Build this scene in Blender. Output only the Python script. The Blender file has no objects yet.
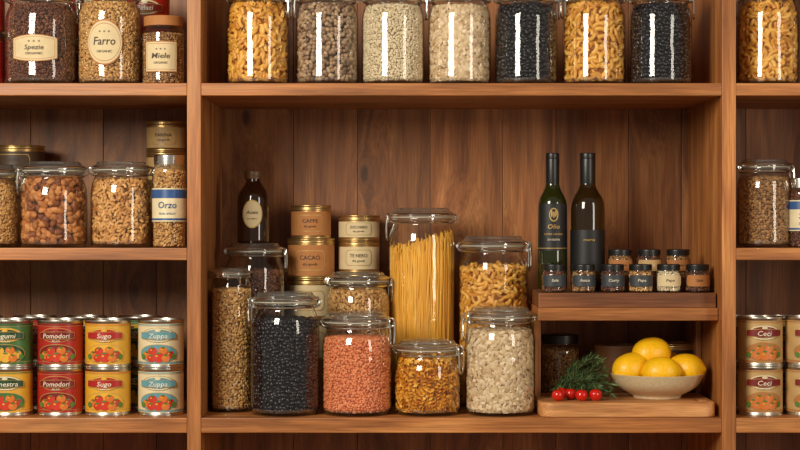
import bpy, bmesh, math, random
import numpy as np
from mathutils import Vector, Matrix

D=2.87; S=.0016; EZ=1.45
def K(y): return (D+y)/D
def X(px,y): return (px-400)*S*K(y)
def Z(py,y): return EZ+(225-py)*S*K(y)
def lin(c):
    o=[]
    for v in c[:3]:
        v/=255.0
        o.append(v/12.92 if v<=.04045 else ((v+.055)/1.055)**2.4)
    return (o[0],o[1],o[2],1.0)
rng=np.random.default_rng(7)
random.seed(7)
COL=bpy.context.scene.collection

# ---------------------------------------------------------------- materials
def newmat(name):
    m=bpy.data.materials.new(name); m.use_nodes=True
    nt=m.node_tree; nt.nodes.clear()
    out=nt.nodes.new('ShaderNodeOutputMaterial')
    return m,nt,out
def ramp(nt,stops):
    r=nt.nodes.new('ShaderNodeValToRGB')
    e=r.color_ramp.elements
    e[0].position=stops[0][0]; e[0].color=stops[0][1]
    e[1].position=stops[-1][0]; e[1].color=stops[-1][1]
    for p,c in stops[1:-1]:
        k=e.new(p); k.color=c
    return r
_mc={}
def mat(name,rgb,rough=.5,metal=0.,var=.12,scale=60.,bump=0.,coat=0.,spec=.5):
    if name in _mc: return _mc[name]
    m,nt,out=newmat(name)
    p=nt.nodes.new('ShaderNodeBsdfPrincipled')
    tc=nt.nodes.new('ShaderNodeTexCoord')
    n=nt.nodes.new('ShaderNodeTexNoise'); n.inputs['Scale'].default_value=scale; n.inputs['Detail'].default_value=4
    nt.links.new(tc.outputs['Object'],n.inputs['Vector'])
    c=lin(rgb)
    r=ramp(nt,[(.3,tuple(x*(1-var) for x in c[:3])+(1,)),(.7,tuple(min(1,x*(1+var)) for x in c[:3])+(1,))])
    nt.links.new(n.outputs['Fac'],r.inputs['Fac'])
    nt.links.new(r.outputs['Color'],p.inputs['Base Color'])
    p.inputs['Roughness'].default_value=rough; p.inputs['Metallic'].default_value=metal
    p.inputs['Coat Weight'].default_value=coat
    p.inputs['Specular IOR Level'].default_value=spec
    if bump>0:
        b=nt.nodes.new('ShaderNodeBump'); b.inputs['Strength'].default_value=bump; b.inputs['Distance'].default_value=.001
        nt.links.new(n.outputs['Fac'],b.inputs['Height']); nt.links.new(b.outputs['Normal'],p.inputs['Normal'])
    nt.links.new(p.outputs[0],out.inputs[0])
    _mc[name]=m; return m
def grainmat(name,cols,rough=.5):
    if name in _mc: return _mc[name]
    m,nt,out=newmat(name)
    p=nt.nodes.new('ShaderNodeBsdfPrincipled')
    g=nt.nodes.new('ShaderNodeNewGeometry')
    k=len(cols)
    r=ramp(nt,[(i/(k-1),lin(c)) for i,c in enumerate(cols)])
    nt.links.new(g.outputs['Random Per Island'],r.inputs['Fac'])
    nt.links.new(r.outputs['Color'],p.inputs['Base Color'])
    p.inputs['Roughness'].default_value=rough
    nt.links.new(p.outputs[0],out.inputs[0])
    _mc[name]=m; return m
def glassmat(name,tint=(.985,.985,.975),edge=(.50,.50,.47),rough=.02,base=.045,milky=0.):
    m,nt,out=newmat(name)
    lw=nt.nodes.new('ShaderNodeLayerWeight'); lw.inputs['Blend'].default_value=.5
    tc=nt.nodes.new('ShaderNodeTexCoord')
    n=nt.nodes.new('ShaderNodeTexNoise'); n.inputs['Scale'].default_value=24; n.inputs['Detail'].default_value=1
    nt.links.new(tc.outputs['Object'],n.inputs['Vector'])
    b=nt.nodes.new('ShaderNodeBump'); b.inputs['Strength'].default_value=.4; b.inputs['Distance'].default_value=.003
    nt.links.new(n.outputs['Fac'],b.inputs['Height'])
    pw=nt.nodes.new('ShaderNodeMath'); pw.operation='POWER'; pw.inputs[1].default_value=3.0
    nt.links.new(lw.outputs['Facing'],pw.inputs[0])
    ma=nt.nodes.new('ShaderNodeMath'); ma.operation='MULTIPLY_ADD'; ma.inputs[1].default_value=.75; ma.inputs[2].default_value=base
    nt.links.new(pw.outputs[0],ma.inputs[0])
    r=ramp(nt,[(0,tint+(1,)),(.6,tint+(1,)),(1,edge+(1,))])
    nt.links.new(lw.outputs['Facing'],r.inputs['Fac'])
    t=nt.nodes.new('ShaderNodeBsdfTransparent'); nt.links.new(r.outputs['Color'],t.inputs['Color'])
    g=nt.nodes.new('ShaderNodeBsdfGlossy'); g.inputs['Roughness'].default_value=rough
    nt.links.new(b.outputs['Normal'],g.inputs['Normal'])
    mx=nt.nodes.new('ShaderNodeMixShader')
    nt.links.new(ma.outputs[0],mx.inputs[0]); nt.links.new(t.outputs[0],mx.inputs[1]); nt.links.new(g.outputs[0],mx.inputs[2])
    o=mx.outputs[0]
    if milky>0:
        df=nt.nodes.new('ShaderNodeBsdfDiffuse'); df.inputs['Color'].default_value=(.75,.75,.70,1)
        m2=nt.nodes.new('ShaderNodeMixShader'); m2.inputs[0].default_value=milky
        nt.links.new(o,m2.inputs[1]); nt.links.new(df.outputs[0],m2.inputs[2]); o=m2.outputs[0]
    nt.links.new(o,out.inputs[0])
    return m
def woodmat(name,cols,axis=0,rough=.45,knots=True,scl=1.0,vary=.25):
    m,nt,out=newmat(name); L=nt.links.new
    tc=nt.nodes.new('ShaderNodeTexCoord'); oi=nt.nodes.new('ShaderNodeObjectInfo')
    off=nt.nodes.new('ShaderNodeMath'); off.operation='MULTIPLY'; off.inputs[1].default_value=37.
    L(oi.outputs['Random'],off.inputs[0])
    add=nt.nodes.new('ShaderNodeVectorMath'); add.operation='ADD'
    L(tc.outputs['Object'],add.inputs[0]); L(off.outputs[0],add.inputs[1])
    def mapping(al,ac):
        mp=nt.nodes.new('ShaderNodeMapping')
        s=[ac*scl]*3; s[axis]=al*scl
        mp.inputs['Scale'].default_value=s
        return mp
    mk=mapping(2.7,6.5); L(add.outputs[0],mk.inputs['Vector'])
    sx=nt.nodes.new('ShaderNodeSeparateXYZ'); L(mk.outputs[0],sx.inputs[0])
    cx=nt.nodes.new('ShaderNodeCombineXYZ'); L(sx.outputs[0],cx.inputs[0]); L(sx.outputs[2 if axis==2 else 1],cx.inputs[1])
    vo=nt.nodes.new('ShaderNodeTexVoronoi'); vo.voronoi_dimensions='2D'; vo.inputs['Scale'].default_value=1.0; L(cx.outputs[0],vo.inputs['Vector'])
    kr=ramp(nt,[(0.0,(1,1,1,1)),(.03,(.85,.85,.85,1)),(.06,(.2,.2,.2,1)),(.2,(0,0,0,1))])
    L(vo.outputs['Distance'],kr.inputs['Fac'])
    kd=ramp(nt,[(0.0,(1,1,1,1)),(.12,(.45,.45,.45,1)),(.4,(0,0,0,1))]); L(vo.outputs['Distance'],kd.inputs['Fac'])
    kv=nt.nodes.new('ShaderNodeVectorMath'); kv.operation='SCALE'; kv.inputs['Scale'].default_value=.05 if knots else 0
    L(kd.outputs['Color'],kv.inputs[0])
    add2=nt.nodes.new('ShaderNodeVectorMath'); add2.operation='ADD'; L(add.outputs[0],add2.inputs[0]); L(kv.outputs[0],add2.inputs[1])
    m1=mapping(1.3,14); L(add2.outputs[0],m1.inputs['Vector'])
    n1=nt.nodes.new('ShaderNodeTexNoise'); n1.inputs['Scale'].default_value=2.2; n1.inputs['Detail'].default_value=7; n1.inputs['Distortion'].default_value=.9
    L(m1.outputs[0],n1.inputs['Vector'])
    m2=mapping(9,240); L(add2.outputs[0],m2.inputs['Vector'])
    n2=nt.nodes.new('ShaderNodeTexNoise'); n2.inputs['Scale'].default_value=1.6; n2.inputs['Detail'].default_value=5
    L(m2.outputs[0],n2.inputs['Vector'])
    m3=mapping(2.,3.); L(add.outputs[0],m3.inputs['Vector'])
    n3=nt.nodes.new('ShaderNodeTexNoise'); n3.inputs['Scale'].default_value=1.5; n3.inputs['Detail'].default_value=3
    L(m3.outputs[0],n3.inputs['Vector'])
    r=ramp(nt,[(.34,lin(cols[0])),(.5,lin(cols[1])),(.66,lin(cols[2]))]); L(n1.outputs['Fac'],r.inputs['Fac'])
    def mul(a,bv,lo,hi,fr=(.3,.7)):
        rr=nt.nodes.new('ShaderNodeMapRange'); rr.inputs[1].default_value=fr[0]; rr.inputs[2].default_value=fr[1]
        rr.inputs[3].default_value=lo; rr.inputs[4].default_value=hi; L(bv,rr.inputs[0])
        s=nt.nodes.new('ShaderNodeVectorMath'); s.operation='SCALE'; L(a,s.inputs[0]); L(rr.outputs[0],s.inputs['Scale']); return s.outputs[0]
    c=mul(r.outputs['Color'],n2.outputs['Fac'],.68,1.20)
    c=mul(c,n3.outputs['Fac'],.82,1.18)
    c=mul(c,oi.outputs['Random'],1-vary,1+vary,(0,1))
    if knots: c=mul(c,kr.outputs['Color'],1.0,.28,(.05,1))
    p=nt.nodes.new('ShaderNodeBsdfPrincipled'); L(c,p.inputs['Base Color'])
    rr=nt.nodes.new('ShaderNodeMapRange'); rr.inputs[3].default_value=rough-.08; rr.inputs[4].default_value=rough+.12; L(n2.outputs['Fac'],rr.inputs[0]); L(rr.outputs[0],p.inputs['Roughness'])
    b=nt.nodes.new('ShaderNodeBump'); b.inputs['Strength'].default_value=.3; b.inputs['Distance'].default_value=.0008
    L(n2.outputs['Fac'],b.inputs['Height']); L(b.outputs['Normal'],p.inputs['Normal'])
    L(p.outputs[0],out.inputs[0]); return m

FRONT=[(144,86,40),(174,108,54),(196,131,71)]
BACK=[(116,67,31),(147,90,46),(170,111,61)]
W_X=woodmat('shelf_wood_x',FRONT,0,.42,False,vary=.06)
W_Z=woodmat('divider_wood_z',FRONT,2,.42,False,vary=.05)
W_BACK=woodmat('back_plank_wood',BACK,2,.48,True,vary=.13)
W_STEP=woodmat('dark_walnut',[(90,50,25),(118,68,36),(142,88,48)],0,.45,False)
W_BOARD=woodmat('cutting_board_wood',[(166,106,56),(196,134,78),(216,156,98)],0,.5,False,scl=1.5)
GLASS=glassmat('clear_glass',base=.07,edge=(.55,.55,.52),rough=.03)
GLASSL=glassmat('lid_glass',tint=(.94,.95,.93),edge=(.40,.41,.39),rough=.04,base=.21,milky=.04)
AMBER=mat('amber_glass',(42,20,8),.08,coat=.5)
OILG=mat('dark_olive_glass',(34,38,10),.07,coat=.5)
OILB=mat('dark_brown_glass',(40,26,8),.07,coat=.5)
STEEL=mat('steel_wire',(225,223,216),.22,1.0,var=.05)
TIN=mat('tinplate',(206,198,184),.3,1.0,var=.06)
BRASS=mat('brass_lid',(196,160,104),.32,.9,var=.06)
GASKET=mat('rubber_gasket',(190,180,158),.6)
CREAM=mat('cream_paper',(216,194,150),.7,var=.05,scale=90)
BROWNP=mat('kraft_paper',(176,114,60),.7,var=.06,scale=90)
INK=mat('dark_ink',(62,42,30),.6)
BLACKLID=mat('black_lid',(26,25,25),.35)
BLACKP=mat('black_paper',(22,21,21),.5)
GOLD=mat('gold_foil',(186,150,84),.45,.3)
WHITE=mat('white_ink',(232,220,194),.6)
RED=mat('red_paper',(172,34,28),.35,scale=40); DRED=mat('dark_red_paper',(120,24,20),.35)
GREEN=mat('green_paper',(66,110,54),.35); DGREEN=mat('dark_green_paper',(34,68,38),.35)
YEL=mat('yellow_paper',(224,168,50),.35,scale=40); TEAL=mat('teal_paper',(96,150,158),.35); BLUE=mat('blue_paper',(52,86,138),.35)
LCREAM=mat('light_cream_paper',(224,208,168),.4,scale=40); ORANGE=mat('orange_paper',(208,114,46),.35); TAN=mat('tan_paper',(196,158,102),.5,scale=40)
TOMR=mat('tomato_print',(198,50,28),.35); LEAFP=mat('leaf_print',(84,120,48),.35)

# ---------------------------------------------------------------- builder
class Bd:
    def __init__(s): s.v=[];s.l=[];s.n=[];s.m=[];s.s=[];s.mats=[];s.off=0
    def mi(s,m):
        if m not in s.mats: s.mats.append(m)
        return s.mats.index(m)
    def add(s,V,F,m,smooth=True):
        V=np.asarray(V,dtype=np.float64).reshape(-1,3)
        if isinstance(F,np.ndarray):
            n=np.full(len(F),F.shape[1],dtype=np.int64); l=F.reshape(-1)
        else:
            n=np.array([len(f) for f in F],dtype=np.int64); l=np.array([i for f in F for i in f],dtype=np.int64)
        s.v.append(V); s.l.append(l+s.off); s.n.append(n)
        s.m.append(np.full(len(n),s.mi(m))); s.s.append(np.full(len(n),smooth)); s.off+=len(V)
    def obj(s,name,loc=(0,0,0),rot=(0,0,0),angle=58):
        V=np.concatenate(s.v);l=np.concatenate(s.l);n=np.concatenate(s.n)
        me=bpy.data.meshes.new(name)
        me.vertices.add(len(V)); me.vertices.foreach_set('co',V.astype(np.float32).ravel())
        me.loops.add(len(l)); me.loops.foreach_set('vertex_index',l.astype(np.int32))
        me.polygons.add(len(n)); st=np.concatenate([[0],np.cumsum(n)[:-1]])
        me.polygons.foreach_set('loop_start',st.astype(np.int32))
        for m in s.mats: me.materials.append(m)
        me.polygons.foreach_set('material_index',np.concatenate(s.m).astype(np.int32))
        me.update(calc_edges=True)
        me.polygons.foreach_set('use_smooth',np.concatenate(s.s).astype(bool))
        me.set_sharp_from_angle(angle=math.radians(angle))
        o=bpy.data.objects.new(name,me); COL.objects.link(o); o.location=loc; o.rotation_euler=rot
        return o

def rp(pts,steps=5):
    out=[]
    n=len(pts)
    for i,p in enumerate(pts):
        b=p[2] if len(p)>2 else 0
        if b<=0 or i==0 or i==n-1: out.append((p[0],p[1])); continue
        P=np.array(p[:2]);A=np.array(pts[i-1][:2]);C=np.array(pts[i+1][:2])
        da=np.linalg.norm(A-P);dc=np.linalg.norm(C-P)
        a=P+(A-P)/da*min(b,da*.48); c=P+(C-P)/dc*min(b,dc*.48)
        for k in range(steps+1):
            t=k/steps; q=(1-t)**2*a+2*t*(1-t)*P+t*t*c; out.append((q[0],q[1]))
    return out
def lathe(prof,seg=44):
    P=np.array(prof); m=len(P)
    th=np.arange(seg)*2*math.pi/seg
    R=np.maximum(P[:,0],1e-5)
    V=np.stack([R[:,None]*np.sin(th)[None],-R[:,None]*np.cos(th)[None],np.repeat(P[:,1][:,None],seg,1)],-1).reshape(-1,3)
    i=np.arange(m-1)[:,None]*seg; j=np.arange(seg)[None]; j2=(j+1)%seg
    F=np.stack([i+j,i+j2,i+seg+j2,i+seg+j],-1).reshape(-1,4)
    return V,F
def torus(R,r,z,seg=40,s2=8):
    pr=[(R+r*math.cos(a),z+r*math.sin(a)) for a in [k*2*math.pi/s2 for k in range(s2+1)]]
    return lathe(pr,seg)
def tube(pts,r,seg=6,cap=True):
    P=np.array(pts,dtype=float); n=len(P)
    T=np.gradient(P,axis=0); T/=np.linalg.norm(T,axis=1)[:,None]+1e-12
    rr=np.full(n,r) if np.isscalar(r) else np.array(r)
    u=np.cross(T[0],[0,0,1.]); 
    if np.linalg.norm(u)<.1: u=np.cross(T[0],[1.,0,0])
    u/=np.linalg.norm(u); V=[]
    for i in range(n):
        u=u-T[i]*np.dot(u,T[i]); u/=np.linalg.norm(u); w=np.cross(T[i],u)
        for k in range(seg):
            a=2*math.pi*k/seg; V.append(P[i]+rr[i]*(math.cos(a)*u+math.sin(a)*w))
    F=[]
    for i in range(n-1):
        for k in range(seg):
            k2=(k+1)%seg; F.append((i*seg+k,i*seg+k2,(i+1)*seg+k2,(i+1)*seg+k))
    if cap: F.append(tuple(range(seg))[::-1]); F.append(tuple((n-1)*seg+k for k in range(seg)))
    return np.array(V),F
def smoothpath(pts,n=5):
    P=[np.array(p,float) for p in pts]; P=[2*P[0]-P[1]]+P+[2*P[-1]-P[-2]]; out=[]
    for i in range(1,len(P)-2):
        for k in range(n):
            t=k/n
            out.append(.5*((2*P[i])+(-P[i-1]+P[i+1])*t+(2*P[i-1]-5*P[i]+4*P[i+1]-P[i+2])*t*t+(-P[i-1]+3*P[i]-3*P[i+1]+P[i+2])*t**3))
    out.append(P[-2]); return out
def patch(b,R,zc,w,h,m,shape='rect',ang=0,n=20,xo=0):
    V=[];F=[]
    for i in range(n+1):
        if shape=='oval': x=-math.cos(math.pi*i/n)*w/2
        else: x=-w/2+w*i/n
        if shape=='oval': hh=h/2*math.sqrt(max(0,1-(2*x/w)**2))
        elif shape=='round':
            c=min(w,h)*.22; d=max(0,abs(x)-(w/2-c)); hh=h/2-c+math.sqrt(max(0,c*c-d*d))
        elif shape=='banner': hh=h/2*(1-.25*(2*x/w)**2)
        else: hh=h/2
        t=(x+xo)/R+ang
        for s in(-1,1): V.append((R*math.sin(t),-R*math.cos(t),zc+s*hh))
    for i in range(n): F.append((2*i,2*i+2,2*i+3,2*i+1))
    b.add(V,F,m)
_tc={}
def textmesh(s,bold=.006):
    if s in _tc: return _tc[s]
    cu=bpy.data.curves.new('t','FONT'); cu.body=s; cu.size=1; cu.align_x='CENTER'; cu.resolution_u=2; cu.offset=bold; cu.shear=.15 if s!=s.upper() else 0
    o=bpy.data.objects.new('t',cu); COL.objects.link(o)
    bpy.context.view_layer.update()
    ev=o.evaluated_get(bpy.context.evaluated_depsgraph_get()); me=ev.to_mesh()
    V=np.array([v.co[:] for v in me.vertices]).reshape(-1,3); F=[tuple(p.vertices) for p in me.polygons]
    ev.to_mesh_clear(); bpy.data.objects.remove(o); bpy.data.curves.remove(cu)
    V[:,1]-=.35
    V[:,0]-=(V[:,0].max()+V[:,0].min())/2
    _tc[s]=(V,F); return _tc[s]
def text(b,s,R,zc,width,m,ang=0,maxh=1e9,sq=1.0):
    V,F=textmesh(s); w=V[:,0].max()-V[:,0].min(); k=width/w; kh=min(k*sq,maxh/.72)
    k=min(k,kh*1.15)
    x=V[:,0]*k; t=x/R+ang
    b.add(np.stack([R*np.sin(t),-R*np.cos(t),zc+V[:,1]*kh],-1),F,m,False)

# ---------------------------------------------------------------- content pieces
def ico(sub,sx,sy,sz,jit=0):
    bm=bmesh.new(); bmesh.ops.create_icosphere(bm,subdivisions=sub,radius=1)
    V=np.array([v.co[:] for v in bm.verts]); F=np.array([[v.index for v in f.verts] for f in bm.faces]); bm.free()
    if jit: V=V*(1+rng.uniform(-jit,jit,(len(V),1)))
    return V*np.array([sx,sy,sz]),F
def p_elbow(L=.020,r=.0034,bend=1.7,seg=8,n=6):
    Rb=L/bend; V=[];F=[]
    for i in range(n+1):
        a=-bend/2+bend*i/n
        c=np.array([Rb*math.sin(a),Rb*math.cos(a)-Rb*.85,0]); u=np.array([math.sin(a),math.cos(a),0])
        for k in range(seg):
            t=2*math.pi*k/seg; V.append(c+r*(math.cos(t)*u+math.sin(t)*np.array([0,0,1])))
    for i in range(n):
        for k in range(seg):
            k2=(k+1)%seg; F.append((i*seg+k,i*seg+k2,(i+1)*seg+k2,(i+1)*seg+k))
    return np.array(V),np.array(F)
def p_fusilli(L=.028,r=.0052,turns=1.5,n=16):
    V=[];F=[]
    for bl in range(3):
        o=len(V)
        for i in range(n+1):
            a=turns*2*math.pi*i/n+bl*2*math.pi/3; x=-L/2+L*i/n
            V.append((x,.0006*math.cos(a+1.5),.0006*math.sin(a+1.5)))
            V.append((x,r*math.cos(a),r*math.sin(a)))
        for i in range(n): F.append((o+2*i,o+2*i+1,o+2*i+3,o+2*i+2))
    return np.array(V),np.array(F)
PASTA=[(236,164,48),(248,192,74),(220,142,36),(242,176,58)]
PASTA2=[(230,166,66),(244,192,94),(206,136,46),(236,178,78)]
T={
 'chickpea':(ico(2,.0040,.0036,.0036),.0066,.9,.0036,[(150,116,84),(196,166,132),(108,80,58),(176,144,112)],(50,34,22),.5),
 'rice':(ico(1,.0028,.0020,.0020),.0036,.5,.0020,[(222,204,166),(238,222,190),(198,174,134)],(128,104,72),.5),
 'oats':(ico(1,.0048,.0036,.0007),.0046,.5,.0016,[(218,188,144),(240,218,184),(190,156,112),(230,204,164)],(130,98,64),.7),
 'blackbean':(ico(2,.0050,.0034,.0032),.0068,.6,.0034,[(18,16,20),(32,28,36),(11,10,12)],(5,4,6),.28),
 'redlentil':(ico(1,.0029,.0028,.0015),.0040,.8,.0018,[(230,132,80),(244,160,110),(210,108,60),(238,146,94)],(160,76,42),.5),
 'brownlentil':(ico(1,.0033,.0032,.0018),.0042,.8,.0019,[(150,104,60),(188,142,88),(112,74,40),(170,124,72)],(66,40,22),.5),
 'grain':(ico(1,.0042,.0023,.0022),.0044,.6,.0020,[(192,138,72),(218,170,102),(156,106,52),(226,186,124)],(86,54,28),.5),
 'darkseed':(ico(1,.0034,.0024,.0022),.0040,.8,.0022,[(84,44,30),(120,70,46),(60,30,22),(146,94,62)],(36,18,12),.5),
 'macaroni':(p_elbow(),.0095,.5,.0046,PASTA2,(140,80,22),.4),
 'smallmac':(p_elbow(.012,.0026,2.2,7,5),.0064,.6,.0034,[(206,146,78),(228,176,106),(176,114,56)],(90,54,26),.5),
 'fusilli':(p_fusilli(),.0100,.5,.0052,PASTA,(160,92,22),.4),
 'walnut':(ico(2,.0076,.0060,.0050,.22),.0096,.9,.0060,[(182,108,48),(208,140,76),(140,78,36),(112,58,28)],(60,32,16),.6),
}
def contents(b,kind,rf,zf,z0=.003):
    if kind=='spaghetti': return spaghetti(b,rf,zf,z0)
    (PV,PF),sp,tilt,depth,cols,core,rough=T[kind]
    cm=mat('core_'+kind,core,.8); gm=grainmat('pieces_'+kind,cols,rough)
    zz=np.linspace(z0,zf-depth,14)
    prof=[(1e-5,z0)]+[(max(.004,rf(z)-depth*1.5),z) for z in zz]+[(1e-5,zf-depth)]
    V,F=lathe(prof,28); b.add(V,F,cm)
    pos=[];N=[]
    z=z0+sp*.4
    while z<zf:
        r=rf(z)-depth; k=max(6,int(2*math.pi*r/sp)); a0=rng.uniform(0,6)
        th=a0+(np.arange(k)+rng.uniform(-.35,.35,k))*2*math.pi/k
        rr=r-rng.uniform(0,depth*.9,k); zj=z+rng.uniform(-.35,.35,k)*sp
        zj=np.clip(zj,z0+depth*.6,zf)
        pos.append(np.stack([rr*np.sin(th),-rr*np.cos(th),zj],-1)); N.append(np.stack([np.sin(th),-np.cos(th),0*th],-1))
        z+=sp*.88
    r=rf(zf)-depth
    while r>0:
        k=max(1,int(2*math.pi*r/sp)); th=rng.uniform(0,6)+np.arange(k)*2*math.pi/k
        rr=r+rng.uniform(-.3,.3,k)*sp
        zj=zf+rng.uniform(-.6,.8,k)*depth*.8+ .004*(1-(rr/max(rf(zf),1e-3))**2)
        pos.append(np.stack([rr*np.sin(th),-rr*np.cos(th),zj],-1)); N.append(np.tile([[0,0,1.]],(k,1))); r-=sp*.85
    P=np.concatenate(pos);N=np.concatenate(N);n=len(P)
    up=np.where(np.abs(N[:,2:3])>.5,np.array([[1.,0,0]]),np.array([[0,0,1.]]))
    t1=np.cross(up,N); t1/=np.linalg.norm(t1,axis=1)[:,None]; t2=np.cross(N,t1)
    Fm=np.stack([t1,t2,N],-1)
    ph=rng.uniform(0,2*math.pi,n); ti=rng.normal(0,tilt*.55,n); ro=rng.uniform(-math.pi,math.pi,n) if kind in('fusilli','walnut') else rng.normal(0,tilt*.6,n)
    def RR(a,ax):
        c=np.cos(a);s=np.sin(a);M=np.zeros((n,3,3)); i,j=[(1,2),(2,0),(0,1)][ax]
        M[:,ax,ax]=1;M[:,i,i]=c;M[:,j,j]=c;M[:,i,j]=-s;M[:,j,i]=s; return M
    R=Fm@RR(ph,2)@RR(ti,1)@RR(ro,0)
    sc=rng.uniform(.85,1.15,n)
    V=np.einsum('nij,kj->nki',R,PV)*sc[:,None,None]+P[:,None,:]
    V=V.reshape(-1,3)
    V[:,2]=np.maximum(V[:,2],z0-.001)
    rad=np.hypot(V[:,0],V[:,1]); lim=np.array([rf(q) for q in np.linspace(0,.5,501)])[np.clip((V[:,2]*1000).astype(int),0,500)]
    k=np.minimum(1,lim/np.maximum(rad,1e-6)); V[:,0]*=k;V[:,1]*=k
    F=(PF[None]+(np.arange(n)*len(PV))[:,None,None]).reshape(-1,PF.shape[1])
    b.add(V,F,gm)
def spaghetti(b,rf,zf,z0):
    gm=grainmat('spaghetti_strands',[(244,178,54),(252,204,88),(230,156,42),(246,188,66)],.4)
    cm=mat('spaghetti_core',(196,126,38),.7)
    R=rf(.08)-.0016
    V,F=lathe([(1e-5,z0),(R*.90,z0),(R*.88,zf*.84),(1e-5,zf*.86)],30); b.add(V,F,cm)
    n=760
    for i in range(n):
        if i<600: r=R-rng.uniform(0,.0045); a=i/600*2*math.pi+rng.uniform(-.02,.02)
        else: r=R*math.sqrt(rng.uniform(0,.85)); a=rng.uniform(0,6.28)
        d=rng.normal(.10,.20)
        h=zf*(1+.05*math.sin(a+.2))+rng.uniform(-.026,.010)
        p=np.array([r*math.sin(a),-r*math.cos(a),z0]); q=np.array([r*math.sin(a+d),-r*math.cos(a+d),h])
        V,F=tube([p+(q-p)*t for t in(0,.5,1)],.0011,5)
        rad=np.hypot(V[:,0],V[:,1]); lim=np.array([rf(z) for z in V[:,2]]); k=np.minimum(1,lim/rad); V[:,0]*=k;V[:,1]*=k
        b.add(V,F,gm)

# ---------------------------------------------------------------- jars
def jar(name,px,y,rpx,top,base,kind,fill=.86,rot=0.,label=None):
    x=X(px,y); r=rpx*S*K(y); h=Z(top,y)-base
    b=Bd(); rn=.86*r; zs=h-.82*r
    pts=[(1e-5,.0015,0),(r*.8,.0015,0),(r*.93,0,.04*r),(r,.14*r,.12*r),(r,zs,.26*r),(rn*.99,zs+.34*r,.12*r),(rn,h-.33*r,0)]
    prof=rp(pts,6); V,F=lathe(prof,48); b.add(V,F,GLASS)
    V,F=lathe(rp([(1e-5,.0045),(r*.84,.0045),(r*.95,.006,.003),(r*.97,.011)]),44); b.add(V,F,GLASSL)
    V,F=lathe(rp([(rn,h-.37*r),(rn*1.06,h-.35*r,.01*r),(rn*1.06,h-.30*r,.01*r),(rn*.93,h-.29*r)]),48); b.add(V,F,GLASSL)
    V,F=lathe([(rn*.95,h-.29*r),(rn*1.07,h-.29*r),(rn*1.07,h-.26*r),(rn*.95,h-.26*r)],48); b.add(V,F,GASKET)
    V,F=lathe(rp([(rn*.95,h-.26*r),(rn*1.09,h-.26*r,.01*r),(rn*1.09,h-.13*r,.05*r),(rn*.97,h-.09*r,.02*r),(rn*.92,h,.03*r),(rn*.78,h,.02*r),(rn*.74,h-.05*r,.02*r),(1e-5,h-.05*r)]),48); b.add(V,F,GLASSL)
    V,F=lathe([(rn*.9,h-.24*r),(1e-5,h-.24*r)],40); b.add(V,F,GLASSL)
    wr=.0017
    def rotadd(V,F,m,extra=0):
        V=np.array(V); a=rot+extra; c,s=math.cos(a),math.sin(a)
        W=V.copy(); W[:,0]=V[:,0]*c-V[:,1]*s; W[:,1]=V[:,0]*s+V[:,1]*c; b.add(W,F,m)
    V,F=torus(rn*1.02+wr,wr,h-.43*r); b.add(V,F,STEEL)
    V,F=torus(rn*1.10+wr,wr*.9,h-.18*r); b.add(V,F,STEEL)
    q=r
    for s in(-1,1):
        V,F=tube(smoothpath([(-rn*1.06,s*.16*q,h-.43*q),(-rn*1.15,s*.16*q,h-.38*q),(-rn*1.19,s*.15*q,h-.28*q),(-rn*1.13,s*.15*q,h-.18*q)]),wr); rotadd(V,F,STEEL)
        V,F=tube(smoothpath([(rn*1.06,s*.24*q,h-.43*q),(rn*1.14,s*.23*q,h-.40*q),(rn*1.21,s*.22*q,h-.24*q),(rn*1.13,s*.22*q,h-.17*q)]),wr); rotadd(V,F,STEEL)
    V,F=tube([(-rn*1.19,-.17*q,h-.28*q),(-rn*1.19,.17*q,h-.28*q)],wr*1.5); rotadd(V,F,STEEL)
    V,F=tube([(rn*1.17,-.25*q,h-.40*q),(rn*1.17,.25*q,h-.40*q)],wr*1.2); rotadd(V,F,STEEL)
    V,F=tube(smoothpath([(rn*1.20,-.22*q,h-.28*q),(rn*1.23,-.2*q,h-.55*q),(r*1.05,-.16*q,h-.88*q),(r*1.045,0,h-.97*q),(r*1.05,.16*q,h-.88*q),(rn*1.23,.2*q,h-.55*q),(rn*1.20,.22*q,h-.28*q)]),wr); rotadd(V,F,STEEL)
    pr=np.array(prof)
    def rf(z):
        k=np.interp(z,pr[2:,1],pr[2:,0]); return k-.0016
    contents(b,kind,rf,min(h*fill,h-.38*r),.007)
    if label: label(b,r+.0006,h)
    return b.obj(name,(x,y,base))
def screwjar(name,px,y,rpx,top,base,kind,lidm,fill=.82,label=None):
    x=X(px,y); r=rpx*S*K(y); h=Z(top,y)-base; b=Bd()
    lh=min(.016,h*.22)
    prof=rp([(1e-5,.001),(r*.9,0,.05*r),(r,.1*r,.1*r),(r,h-lh-.3*r,.2*r),(r*.86,h-lh-.06*r,.1*r),(r*.86,h-lh*.6)]); V,F=lathe(prof,36); b.add(V,F,GLASS)
    n=72; V,F=lathe(rp([(r*.9,h-lh),(r*.92,h-.001,.002),(r*.86,h,.001),(1e-5,h-.0005)]),n); 
    k=np.where((np.arange(len(V))%n)%2==0,1.0,.975)[:,None]; V[:,:2]*=k; b.add(V,F,lidm,True)
    V,F=lathe([(r*.9,h-lh),(1e-5,h-lh)],24); b.add(V,F,lidm)
    pr=np.array(prof)
    contents(b,kind,lambda z:np.interp(z,pr[1:,1],pr[1:,0])-.0012,h*fill*.9)
    if label: label(b,r+.0005,h)
    return b.obj(name,(x,y,base))
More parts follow.
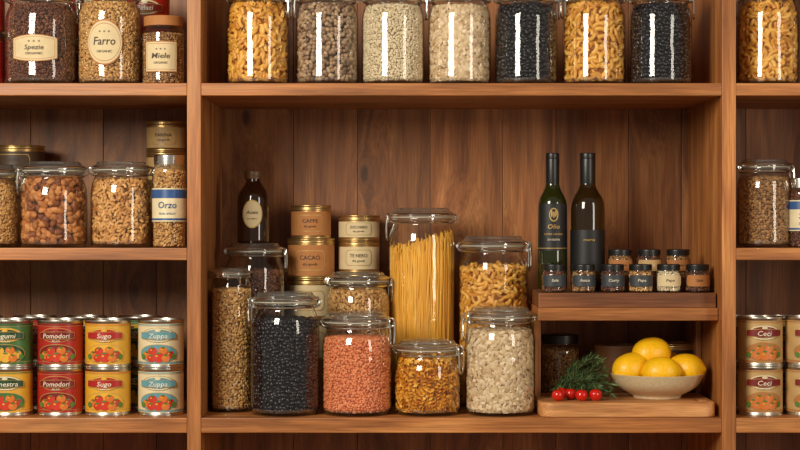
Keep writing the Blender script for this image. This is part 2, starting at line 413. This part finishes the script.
def can(name,px,y,rpx,base,h,style):
    x=X(px,y); r=rpx*S*K(y); b=Bd(); q=r
    V,F=lathe(rp([(1e-5,.003),(r*.93,.003),(r*.95,0),(r,0,.0006),(r,.0028,.0006),(r*.972,.0045),(r*.972,h-.0045),(r,h-.0028,.0006),(r,h,.0006),(r*.95,h),(r*.93,h-.003),(r*.7,h-.003),(r*.68,h-.0022),(1e-5,h-.0022)],3),44); b.add(V,F,TIN)
    R=r*.98
    def band(z0,z1,m,k=0):
        V,F=lathe([(R+k*.0003,z0),(R+k*.0003,z1)],44); b.add(V,F,m)
    st=style
    band(.006,h-.006,st['base'])
    if 'topband' in st: band(h*.89,h-.007,st['topband'],1); band(h*.87,h*.877,GOLD,1)
    if 'botband' in st: band(.007,h*.12,st['botband'],1)
    band(h*.125,h*.132,GOLD,1)
    if 'pic' in st:
        pw=1.80
        patch(b,R+.0006,h*.30,q*pw,h*.40,GOLD,'oval')
        patch(b,R+.0008,h*.30,q*(pw-.07),h*.375,st.get('picbg',LCREAM),'oval')
        for i,(dx,dz,w) in enumerate([(-.52,.27,.42),(.52,.28,.42),(-.24,.36,.40),(.22,.37,.40),(.02,.23,.52),(-.30,.21,.38),(.34,.21,.38)]):
            patch(b,R+.0010+i*.0002,h*dz,q*w,q*w*.85,st['pic'] if i%3 else ORANGE,'oval',xo=dx*q,n=12)
            patch(b,R+.0025,h*dz+q*w*.10,q*w*.22,q*w*.14,st.get('hi',YEL),'oval',xo=dx*q-q*w*.14,n=8)
            patch(b,R+.0026,h*dz+q*w*.33,q*w*.4,q*.08,st.get('pic2',LEAFP),'oval',xo=dx*q,n=8)
        for dx in(-.72,.72): patch(b,R+.0024,h*.24,q*.22,h*.12,st.get('pic2',LEAFP),'oval',xo=dx*q,n=8)
    patch(b,R+.0010,h*.69,q*1.50,h*.31,GOLD,'oval')
    patch(b,R+.0012,h*.69,q*1.42,h*.285,st['ban2'],'oval')
    patch(b,R+.0014,h*.69,q*1.28,h*.235,st['ban'],'oval')
    patch(b,R+.0028,h*.68,q*1.66,h*.17,GOLD,'banner')
    patch(b,R+.0031,h*.68,q*1.62,h*.15,st['ban'],'banner')
    text(b,st['txt'],R+.0038,h*.675,q*1.20,st['ink'],maxh=h*.10,sq=1.5)
    patch(b,R+.0032,h*.785,q*.26,h*.05,st['ban2'],'oval',n=10)
    if 'txt2' in st: text(b,st['txt2'],R+.0036,h*.565,q*.62,st.get('ink2',WHITE),maxh=h*.035)
    return b.obj(name,(x,y,base))
def tin(name,px,y,rpx,base,h,m,txt):
    x=X(px,y); r=rpx*S*K(y); b=Bd(); lz=h-.0095
    V,F=lathe(rp([(1e-5,.002),(r*.94,.002),(r*.95,0),(r*.99,0,.0006),(r*.99,.003,.0006),(r*.965,.004),(r*.965,lz)],3),44); b.add(V,F,BRASS)
    V,F=lathe(rp([(r*.96,lz),(r*1.0,lz,.0005),(r*1.0,lz+.0025,.0005),(r*.985,lz+.003),(r*.985,h-.002),(r*1.0,h-.0015,.0004),(r*.99,h,.0005),(r*.93,h,.0006),(r*.92,h-.002),(1e-5,h-.002)],3),44); b.add(V,F,BRASS)
    R=r*.972
    V,F=lathe([(R,.0055),(R,lz-.0015)],44); b.add(V,F,m)
    patch(b,R+.0004,h*.46,r*1.3,h*.5,GOLD,'round'); patch(b,R+.0006,h*.46,r*1.24,h*.46,m,'round')
    text(b,txt,R+.0014,h*.53,r*.85,INK,maxh=h*.11,sq=1.2); text(b,'dry goods',R+.0014,h*.37,r*.6,INK,maxh=h*.07)
    return b.obj(name,(x,y,base))

# labels
def L_round(m,txt,w,h,zc,shape='oval',ink=INK,sub='ORGANIC'):
    def f(b,R,H):
        patch(b,R,zc*H,w,h,BROWNP,shape); patch(b,R+.0002,zc*H,w*.96,h*.94,m,shape); patch(b,R+.0003,zc*H,w*.88,h*.84,BROWNP,shape); patch(b,R+.0004,zc*H,w*.86,h*.81,m,shape)
        text(b,txt,R+.0012,zc*H+h*.03,w*.60,ink,maxh=h*.18,sq=1.2); text(b,sub,R+.0012,zc*H-h*.20,w*.42,ink,maxh=h*.09)
        text(b,'*  *  *',R+.0012,zc*H+h*.22,w*.3,ink,maxh=h*.12)
    return f
def L_wrap(m,txt,h,zc,ink=WHITE,sub='WHOLE GRAIN',m2=None):
    def f(b,R,H):
        V,F=lathe([(R,zc*H-h/2),(R,zc*H+h/2)],44); b.add(V,F,m)
        if m2:
            V,F=lathe([(R+.0002,zc*H+h*.20),(R+.0002,zc*H+h*.46)],44); b.add(V,F,m2)
            V,F=lathe([(R+.0002,zc*H-h*.46),(R+.0002,zc*H-h*.40)],44); b.add(V,F,m2)
        text(b,txt,R+.0010,zc*H,R*1.1,ink,maxh=h*.2,sq=1.3); text(b,sub,R+.0010,zc*H-h*.26,R*1.0,ink,maxh=h*.09)
    return f

# ---------------------------------------------------------------- cabinet
cab=bpy.data.objects.new('pantry_shelving_unit',None); COL.objects.link(cab)
def box(name,x0,x1,y0,y1,z0,z1,m,bev=.0015,parent=cab):
    bm=bmesh.new(); bmesh.ops.create_cube(bm,size=1)
    for v in bm.verts: v.co=Vector(((x0+x1)/2+v.co.x*(x1-x0),(y0+y1)/2+v.co.y*(y1-y0),(z0+z1)/2+v.co.z*(z1-z0)))
    if bev: bmesh.ops.bevel(bm,geom=bm.edges[:]+bm.verts[:],offset=bev,segments=2,profile=.6,affect='EDGES')
    me=bpy.data.meshes.new(name); bm.to_mesh(me); bm.free(); me.materials.append(m)
    o=bpy.data.objects.new(name,me); COL.objects.link(o)
    if parent: o.parent=parent
    return o
DEP=.34
ZB=Z(418,0); ZM=Z(248,0); ZT=Z(83,0)
xl0,xl1,xl2=X(-140,0),X(187,0),X(201,0)
xr0,xr1,xr2=X(722,0),X(736,0),X(940,0)
ctop=EZ+.62
box('divider_left',xl1,xl2,0,DEP,.10,ctop,W_Z); box('divider_right',xr0,xr1,0,DEP,.10,ctop,W_Z)
box('side_left',xl0-.022,xl0,0,DEP,.0,ctop,W_Z); box('side_right',xr2,xr2+.022,0,DEP,.0,ctop,W_Z)
box('top_board',xl0-.03,xr2+.03,-.01,DEP+.02,ctop,ctop+.025,W_X)
box('plinth_board',xl0,xr2,.03,.05,0,.10,W_X)
for (a,c,nm) in((xl0,xl1,'l'),(xl2,xr0,'c'),(xr1,xr2,'r')):
    for z,t,k in((ZB,.024,'low'),(ZT,.0200,'high'),(.80,.024,'under'),(.45,.024,'lower'),(.125,.025,'base')):
        box('shelf_%s_%s'%(nm,k),a,c,.0015,DEP,z-t,z,W_X)
    if nm!='c': box('shelf_%s_mid'%nm,a,c,.0015,DEP,ZM-.0195,ZM,W_X)
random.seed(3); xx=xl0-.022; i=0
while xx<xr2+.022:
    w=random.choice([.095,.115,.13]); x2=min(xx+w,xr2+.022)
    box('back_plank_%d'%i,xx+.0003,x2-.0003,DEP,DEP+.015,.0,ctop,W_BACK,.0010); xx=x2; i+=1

# room
def plainroom(name,x0,x1,y0,y1,z0,z1,m): return box(name,x0,x1,y0,y1,z0,z1,m,0,None)
WALLM=mat('plaster_wall',(190,176,156),.9,var=.05,scale=8,bump=.1)
FLM=woodmat('floor_wood',[(90,58,34),(120,80,50),(146,102,66)],0,.5,True)
plainroom('floor',-3,3,-3.6,.37,-.05,0,FLM); plainroom('wall_back',-3,3,.37,.45,0,2.7,WALLM)

# ---------------------------------------------------------------- top shelf centre
names=[('pasta_jar',258,'macaroni'),('chickpea_jar',327,'chickpea'),('rice_jar',393,'rice'),('rolled_oats_jar',459.5,'oats'),('black_bean_jar',526,'blackbean'),('pasta_jar',594,'macaroni'),('black_bean_jar',660.5,'blackbean')]
for k,(n,p,kind) in enumerate(names):
    jar(n,p,.075,31.3,-11,ZT,kind,.80,rot=random.uniform(-.35,.35)+(math.pi if k%2 else 0))
jar('seed_jar',41,.075,35,-12,ZT,'darkseed',.8,rot=.3,label=L_round(CREAM,'Spezie',.078,.044,.36,'banner'))
jar('granola_jar',109.5,.075,31.5,-12,ZT,'grain',.82,rot=2.9,label=L_round(CREAM,'Farro',.060,.074,.42,'oval'))
screwjar('nut_butter_jar',163.5,.06,21.5,17,ZT,'brownlentil',BROWNP,.8,label=L_round(CREAM,'Miele',.056,.050,.40,'rect'))
jar('rolled_oats_jar',-85,.075,30,-22,ZT,'oats')
for p,y in((148,.22),(90,.22),(-17,.09)):
    s=dict(base=RED,topband=DRED,ban=DRED,ban2=LCREAM,ink=WHITE,txt='Pelati')
    can('food_can',p,y,22,ZT,.085,s); can('food_can',p,y,22,ZT+.0852,.085,s)
jar('pasta_jar',768,.075,30,-12,ZT,'macaroni',.8,rot=2.8); jar('chickpea_jar',836,.075,30,-22,ZT,'chickpea')
# middle left
jar('grain_jar',-15,.075,34,165,ZM,'grain',.8,rot=.2); jar('walnut_jar',53.5,.07,33.5,162,ZM,'walnut',.76,rot=math.pi+.2)
jar('small_pasta_jar',121.5,.07,30.5,162,ZM,'smallmac',.76,rot=.25)
screwjar('barley_jar',169.3,.045,16.8,155,ZM,'grain',STEEL,.9,label=L_wrap(LCREAM,'Orzo',.054,.46,BLUE,'PEARL BARLEY',BLUE))
zz=ZM
for h,m,t in((.055,TAN,'CACAO'),(.055,CREAM,'TE VERDE'),(.055,TAN,'CAFFE'),(.052,TAN,'FARINA')):
    tin('storage_tin',166,.26,20,zz,h-.0002,m,t); zz+=h
zz=ZM
for h in(.06,.06,.055):
    tin('storage_tin',18,.26,27,zz,h-.0002,mat('dark_tin_paper',(72,50,30),.5),'CAFFE'); zz+=h
jar('walnut_jar',-88,.075,32,165,ZM,'walnut')
jar('lentil_jar',764.5,.07,27,160,ZM,'brownlentil',.78,rot=.15)
screwjar('bean_jar',803,.05,14.5,178,ZM,'darkseed',STEEL,.85,label=L_wrap(LCREAM,'Sale',.050,.46,BLUE,'SEA SALT',BLUE)); jar('grain_jar',860,.07,30,160,ZM,'grain')
ST={
 'g':dict(base=GREEN,topband=DGREEN,ban=DGREEN,ban2=YEL,ink=WHITE,txt='Legumi',txt2='VERDURE',pic=YEL,picbg=DGREEN),
 'y':dict(base=YEL,topband=GREEN,ban=DGREEN,ban2=LCREAM,ink=WHITE,txt='Minestra',txt2='CLASSICA',pic=TOMR,picbg=GREEN),
 'r':dict(base=RED,topband=DRED,ban=DRED,ban2=RED,ink=WHITE,txt='Pomodori',txt2='PELATI',pic=TOMR,picbg=DRED),
 't':dict(base=YEL,topband=ORANGE,ban=RED,ban2=YEL,ink=WHITE,txt='Sugo',txt2='TOMATO',pic=TOMR,picbg=YEL),
 'b':dict(base=LCREAM,topband=TEAL,botband=TEAL,ban=TEAL,ban2=LCREAM,ink=WHITE,txt='Zuppa',txt2='FAGIOLI',ink2=WHITE,pic=TOMR,picbg=TEAL),
 'o':dict(base=TAN,topband=BROWNP,botband=BROWNP,ban=DRED,ban2=LCREAM,ink=WHITE,txt='Ceci',txt2='SECCHI',pic=ORANGE,picbg=BROWNP),
}
ch=(Z(319,.06)-ZB)/2
def canstack(p,y,r,k1,k2,h=ch):
    can('food_can',p,y,r,ZB,h-.0001,ST[k1]); can('food_can',p,y,r,ZB+h,h-.0001,ST[k2])
for p,k1,k2 in((10,'y','g'),(60.5,'r','r'),(108,'t','t'),(161,'b','b'),(-40,'b','b'),(-90,'r','r')): canstack(p,.06,23,k1,k2)
for p,k1 in((35,'r'),(85,'y'),(140,'g'),(-20,'t')): canstack(p,.165,22,k1,k1)
hr=(Z(316,.06)-ZB)/2
canstack(760,.06,22.7,'o','o',hr); canstack(808,.06,22.7,'o','o',hr); canstack(856,.06,22.7,'r','r',hr); canstack(785,.165,21,'y','y'); canstack(740,.165,21,'o','o')

# ---------------------------------------------------------------- centre lower
jar('wheat_grain_jar',231.5,.108,20.5,268,ZB,'grain',.84,rot=1.1)
jar('black_bean_jar',285,.065,34.4,292,ZB,'blackbean',.76,rot=math.pi+.35)
jar('red_lentil_jar',357,.065,35,312,ZB,'redlentil',.74,rot=-.3)
jar('fusilli_jar',427.5,.066,33.5,340,ZB,'fusilli',.74,rot=-.35)
jar('rolled_oats_jar',500,.066,35,307,ZB,'oats',.78,rot=math.pi+.3)
jar('lentil_jar',255,.205,29.5,243,ZB,'darkseed',.82,rot=.2)
jar('grain_jar',358,.19,32,272,ZB,'grain',.86,rot=.3)
jar('spaghetti_jar',422,.222,33.5,208,ZB,'spaghetti',.82,rot=math.pi)
jar('pasta_elbow_jar',493.5,.192,35,236,ZB,'macaroni',.80,rot=-.25)
zz=ZB
for i,(h,rp_,m,t) in enumerate([(.0727,23.5,BROWNP,'FARINA'),(.0727,23.5,CREAM,'AVENA'),(.0700,23.5,CREAM,'SEMOLA'),(.0700,24,BROWNP,'CACAO'),(.0580,20.5,BROWNP,'CAFFE')]):
    tin('storage_tin',311,.275,rp_,zz,h-.0002,m,t); zz+=h
zz=ZB
for i,(h,m,t) in enumerate([(.0753,CREAM,'ORZO'),(.0753,TAN,'RISO'),(.0753,CREAM,'MAIS'),(.056,CREAM,'TE NERO'),(.044,CREAM,'ZUCCHERO')]):
    tin('storage_tin',359,.294,21,zz,h-.0002,m,t); zz+=h
def bottle(name,x,y,base,pts,m,capz,capr,capm,lab=None):
    b=Bd(); V,F=lathe(rp(pts),40); b.add(V,F,m)
    z0,z1=capz; V,F=lathe(rp([(capr*.9,z0),(capr,z0,.0005),(capr,z1-.010,.0004),(capr*.95,z1-.0095,.0003),(capr*.98,z1-.009,.0003),(capr,z1,.002),(1e-5,z1)],3),32); b.add(V,F,capm)
    if lab: lab(b)
    return b.obj(name,(x,y,base))
rj=29.5*S*K(.205); hj=Z(243,.205)-ZB
bz=ZB+hj-.05*rj+.0002
def lab0(b):
    patch(b,.0284,.052,.036,.048,GOLD,'oval'); patch(b,.0286,.052,.033,.044,CREAM,'oval'); text(b,'Aceto',.0294,.055,.020,INK,maxh=.006); text(b,'BALSAMICO',.0294,.044,.017,INK,maxh=.003)
Hb=Z(171,.205)-bz
bottle('amber_vinegar_bottle',X(253.5,.205),.205,bz,[(1e-5,.001),(.024,0,.003),(.0278,.004,.004),(.0278,Hb*.68,.012),(.0150,Hb*.82,.006),(.0125,Hb*.86,0),(.013,Hb*.91),(.013,Hb*.96),(1e-5,Hb*.96)],AMBER,(Hb*.89,Hb),.0155,mat('brown_cap',(96,66,40),.4),lab0)

# ---------------------------------------------------------------- riser + spices + bottles
riser=bpy.data.objects.new('wooden_riser_shelf',None); COL.objects.link(riser)
RX0=X(538,.03)+.0005; RX1=xr0-.0008; RZ=Z(308,.03); RT=.0205
box('riser_top',RX0,RX1,.03,.30,RZ-RT,RZ,W_X,parent=riser)
box('riser_leg_left',RX0,RX0+.011,.12,.295,ZB,RZ-RT,W_Z,parent=riser)
box('riser_leg_right',RX1-.010,RX1,.19,.295,ZB,RZ-RT,W_Z,parent=riser)
step=bpy.data.objects.new('spice_display_step',None); COL.objects.link(step)
SZ=Z(293,.038)
box('step_low',RX0+.001,RX1-.002,.038,.205,RZ,SZ,W_STEP,parent=step)
box('step_high',X(606,.1),RX1-.003,.105,.165,SZ,SZ+.0235,W_STEP,parent=step)
def spice(px,y,base,kind,lm):
    h=.0462
    def lab(b,R,H):
        patch(b,R,.42*H,R*2.2,H*.40,lm,'round'); text(b,random.choice(['Pepe','Sale','Timo','Curry','Anice']),R+.0006,.44*H,R*.95,INK if lm in(CREAM,BROWNP) else WHITE,maxh=.0045)
    screwjar('spice_jar',px,y,12.6,225-(base+h-EZ)/S/K(y),base,kind,BLACKLID,.92,lab)
LAB2=mat('slate_label',(52,56,60),.5)
for p,k,l in((554,'darkseed',LAB2),(583.5,'brownlentil',LAB2),(612.5,'darkseed',LAB2),(640.5,'grain',LAB2),(668.5,'rice',CREAM),(697.5,'darkseed',BROWNP)): spice(p,.068,SZ,k,l)
for p,k,l in((620,'brownlentil',BROWNP),(649,'darkseed',TAN),(678,'brownlentil',BROWNP)): spice(p,.135,SZ+.0235,k,l)
def olive(px,w,top,m,labf):
    y=.16; x=X(px,y); r=w*S*K(y); H=Z(top,y)-SZ
    zs=H*.655
    bottle('olive_oil_bottle',x,y,SZ,[(1e-5,.003),(r*.7,.003),(r*.85,0,.003),(r,.006,.005),(r,zs,.016),(r*.50,zs+H*.085,.010),(r*.40,H*.82,.01),(r*.38,H*.93),(r*.4,H*.99),(1e-5,H*.99)],m,(H*.775,H),r*.46,BLACKLID,lambda b:labf(b,r,H))
def la(b,r,H):
    patch(b,r+.0005,H*.46,r*2.3,H*.34,BLACKP,'rect'); patch(b,r+.0008,H*.55,r*.62,H*.10,GOLD,'oval'); patch(b,r+.0010,H*.55,r*.50,H*.08,BLACKP,'oval')
    for k in(-1,0,1): patch(b,r+.0012,H*(.55+.008*abs(k)),r*.12,H*.05,GOLD,'oval',xo=k*r*.14,n=8)
    text(b,'Olio',r+.0014,H*.465,r*.9,GOLD,maxh=.0075); text(b,'EXTRA VERGINE',r+.0014,H*.41,r*1.3,GOLD,maxh=.0042); text(b,'DI OLIVA',r+.0014,H*.37,r*.9,WHITE,maxh=.0032)
    V,F=lathe([(r+.0007,H*.305),(r+.0007,H*.310)],40); b.add(V,F,GOLD)
def lb(b,r,H):
    V,F=lathe([(r+.0004,H*.14),(r+.0004,H*.44)],40); b.add(V,F,BLACKP)
    text(b,'riserva',r+.0014,H*.37,r*.9,GOLD,maxh=.0045)
olive(552.5,14.8,153,OILG,la); olive(587.5,17.2,153,OILB,lb)

# ---------------------------------------------------------------- below riser
screwjar('lentil_jar',560,.235,20,334,ZB,'brownlentil',BLACKLID,.85)
WB=mat('dark_wood_bowl',(120,78,46),.45,scale=30)
def bowl(name,x,y,base,r,h,m,t=.004):
    b=Bd(); V,F=lathe(rp([(1e-5,.003),(r*.40,.003),(r*.42,0,.001),(r*.50,0,.001),(r*.52,.005,.003),(r*.86,h*.45,r*.2),(r,h,.001),(r-t*.9,h,.001),(r*.82,h*.5,r*.2),(r*.45,.010,.01),(1e-5,.008)],5),56); b.add(V,F,m)
    return b.obj(name,(x,y,base),angle=70)
bowl('wooden_bowl',X(620,.235),.235,ZB,.046,.102,WB)
tin('storage_tin',676,.245,22,ZB,.105,mat('dark_tin_paper',(72,50,30),.5),'CAFFE')
# cutting board
CBH=.024
cu=bpy.data.curves.new('cb','CURVE'); cu.dimensions='2D'; cu.fill_mode='BOTH'; cu.extrude=CBH/2-.003; cu.bevel_depth=.003; cu.bevel_resolution=3; cu.offset=-.003
cx0,cx1,cy0,cy1=X(540,.005),X(717,.005),.004,.178
def spl(pts):
    s=cu.splines.new('POLY'); s.points.add(len(pts)-1)
    for q,p in zip(s.points,pts): q.co=(p[0],p[1],0,1)
    s.use_cyclic_u=True
pts=[];rc=.022
for (ax,ay,a0) in((cx1-rc,cy1-rc,0),(cx0+rc,cy1-rc,90),(cx0+rc,cy0+rc,180),(cx1-rc,cy0+rc,270)):
    for k in range(9): a=math.radians(a0+k*11.25); pts.append((ax+rc*math.cos(a),ay+rc*math.sin(a)))
spl(pts)
hc=(cx1-.020,cy0+.040)
spl([(hc[0]+.008*math.cos(-a),hc[1]+(.018*math.sin(-a))) for a in [2*math.pi*k/24 for k in range(24)]])
o=bpy.data.objects.new('cbt',cu); COL.objects.link(o); bpy.context.view_layer.update()
me=bpy.data.meshes.new_from_object(o.evaluated_get(bpy.context.evaluated_depsgraph_get())); bpy.data.objects.remove(o)
me.materials.clear(); me.materials.append(W_BOARD)
cb=bpy.data.objects.new('cutting_board',me); COL.objects.link(cb); cb.location=(0,0,ZB+CBH/2)
CT=ZB+CBH
by=.092; bx=X(657,by); br=47*S*K(by); bh=Z(373,by)-CT
bowl('fruit_bowl',bx,by,CT,br,bh,mat('speckled_ceramic',(206,184,146),.4,var=.10,scale=220),.004)
LEM=mat('lemon_peel',(246,188,20),.38,var=.08,scale=260,bump=.5)
def lemon(x,y,z,rz,ry,r=.0285):
    b=Bd(); n=26; L=r*1.22; pr=[]
    for i in range(n+1):
        t=-1+2*i/n; e=r*math.sqrt(max(0,1-abs(t)**2.3))
        nip=.22*r*math.exp(-((abs(t)-1)/.07)**2) if abs(t)<.999 else 0
        pr.append((max(e,nip if t>0 else nip*.8),t*L))
    pr=[(1e-5,-L-.001)]+pr[1:-1]+[(r*.12,L+.002),(1e-5,L+.003)]
    V,F=lathe(pr,32); b.add(V,F,LEM); b.obj('lemon',(x,y,z),(0,ry,rz),80)
rim=CT+bh
lemon(bx-.044,by-.010,rim+.007,.5,1.35,.027); lemon(bx+.001,by-.038,rim+.004,-.15,1.5,.0255); lemon(bx+.046,by-.008,rim+.006,-.5,1.5,.0265)
lemon(bx-.008,by+.010,rim+.031,.25,1.45,.027); lemon(bx+.02,by+.045,rim+.008,.1,1.5,.025); lemon(bx-.034,by+.046,rim+.004,.1,1.57,.024)
TM=mat('tomato_skin',(200,26,14),.15,var=.08,scale=40,coat=.3); ST_=mat('tomato_stem',(70,104,36),.6)
def tomato(px,y,r):
    b=Bd(); pr=[(r*math.sin(a)*(1.0),-r*.94*math.cos(a)-(.12*r*math.exp(-((math.pi-a)/.35)**2))) for a in [math.pi*k/16 for k in range(17)]]
    V,F=lathe(pr,28); b.add(V,F,TM)
    for k in range(5):
        a=k*1.257; c,s=math.cos(a),math.sin(a)
        V=[(0,0,r*.86),(r*.3*c-r*.1*s,r*.3*s+r*.1*c,r*.93),(r*.72*c,r*.72*s,r*.82),(r*.3*c+r*.1*s,r*.3*s-r*.1*c,r*.93)]; b.add(V,[(0,3,2,1)],ST_)
    V,F=tube([(0,0,r*.8),(.0005,0,r*1.1),(.002,0,r*1.35)],.0008); b.add(V,F,ST_)
    b.obj('cherry_tomato',(X(px,y),y,CT+r*.94),(random.uniform(-.1,.1),0,random.uniform(0,6)))
for p,y,r in((558,.030,.0104),(570.5,.054,.0102),(581.5,.030,.0104),(595.5,.034,.0106),(561,.080,.0098)): tomato(p,y,r)
# rosemary
RM=grainmat('rosemary_needles',[(64,88,48),(98,122,70),(48,68,38),(124,144,90)],.55); RS=mat('rosemary_stem',(86,70,40),.7)
b=Bd(); rs=np.random.default_rng(5)
bx0=X(556,.09)
sprigs=[((0,.100,.012),(.035,.100,.036),(.080,.080,.050)),((.004,.11,.006),(.04,.11,.022),(.088,.06,.024)),((.0,.085,.008),(.03,.078,.024),(.070,.056,.014)),
        ((.01,.115,.01),(.035,.12,.044),(.062,.12,.066)),((.012,.09,.01),(.048,.070,.026),(.086,.045,.010)),((.02,.10,.012),(.042,.098,.052),(.066,.09,.066)),((.0,.12,.01),(.02,.12,.034),(.035,.12,.055)),((-.01,.105,.01),(.02,.10,.020),(.056,.085,.036)),((.03,.1,.01),(.055,.08,.03),(.078,.07,.038)),((.01,.10,.01),(.03,.07,.028),(.05,.06,.034)),((.02,.10,.01),(.05,.09,.040),(.074,.085,.060)),((.02,.09,.008),(.04,.062,.016),(.064,.048,.022))]
for sp in sprigs:
    P=smoothpath(sp,11); P=[p-np.array([0,.09,0]) for p in P]; V,F=tube(P,.0010,5); b.add(V,F,RS)
    for i in range(1,len(P)):
        t=P[i]-P[i-1]; t/=np.linalg.norm(t)
        for k in range(7):
            u=rs.normal(size=3); u-=t*np.dot(u,t); u/=np.linalg.norm(u)
            d=t*.7+u*.75; d/=np.linalg.norm(d); L=rs.uniform(.010,.017); w=np.cross(d,u); w/=np.linalg.norm(w); p=P[i]+(P[i-1]-P[i])*rs.uniform()
            V=[p,p+d*L*.4+w*.0011,p+d*L,p+d*L*.4-w*.0011,p+d*L*.4+u*.0005]
            V=[np.array((q[0],q[1],max(q[2],.0008))) for q in V]
            b.add(V,[(0,1,4),(1,2,4),(2,3,4),(3,0,4),(0,3,2,1)],RM,False)
b.obj('rosemary_sprigs',(bx0,.09,CT))

# ---------------------------------------------------------------- lights, world, camera
def area(name,loc,tgt,sx,sy,e,c):
    l=bpy.data.lights.new(name,'AREA'); l.shape='RECTANGLE'; l.size=sx; l.size_y=sy; l.energy=e; l.color=c
    o=bpy.data.objects.new(name,l); COL.objects.link(o); o.location=loc
    o.rotation_euler=(Vector(tgt)-Vector(loc)).to_track_quat('-Z','Y').to_euler(); return o
area('key_softbox',(-1.2,-2.0,EZ+.80),(.18,.15,EZ-.06),.8,1.0,59,(1,.93,.80))
area('fill_softbox',(1.6,-1.6,EZ+.30),(0,.1,EZ-.1),.4,1.2,14,(1,.90,.76))
w=bpy.data.worlds.new('World'); bpy.context.scene.world=w; w.use_nodes=True
nt=w.node_tree; bg=nt.nodes['Background']; bg.inputs[0].default_value=(1,.88,.74,1); bg.inputs[1].default_value=.24
cam=bpy.data.cameras.new('camera'); co=bpy.data.objects.new('camera',cam); COL.objects.link(co)
co.location=(0,-D,EZ); co.rotation_euler=(math.pi/2,0,0); cam.sensor_width=36; cam.lens=36*D/1.28
bpy.context.scene.camera=co
bpy.context.scene.view_settings.view_transform='Standard'
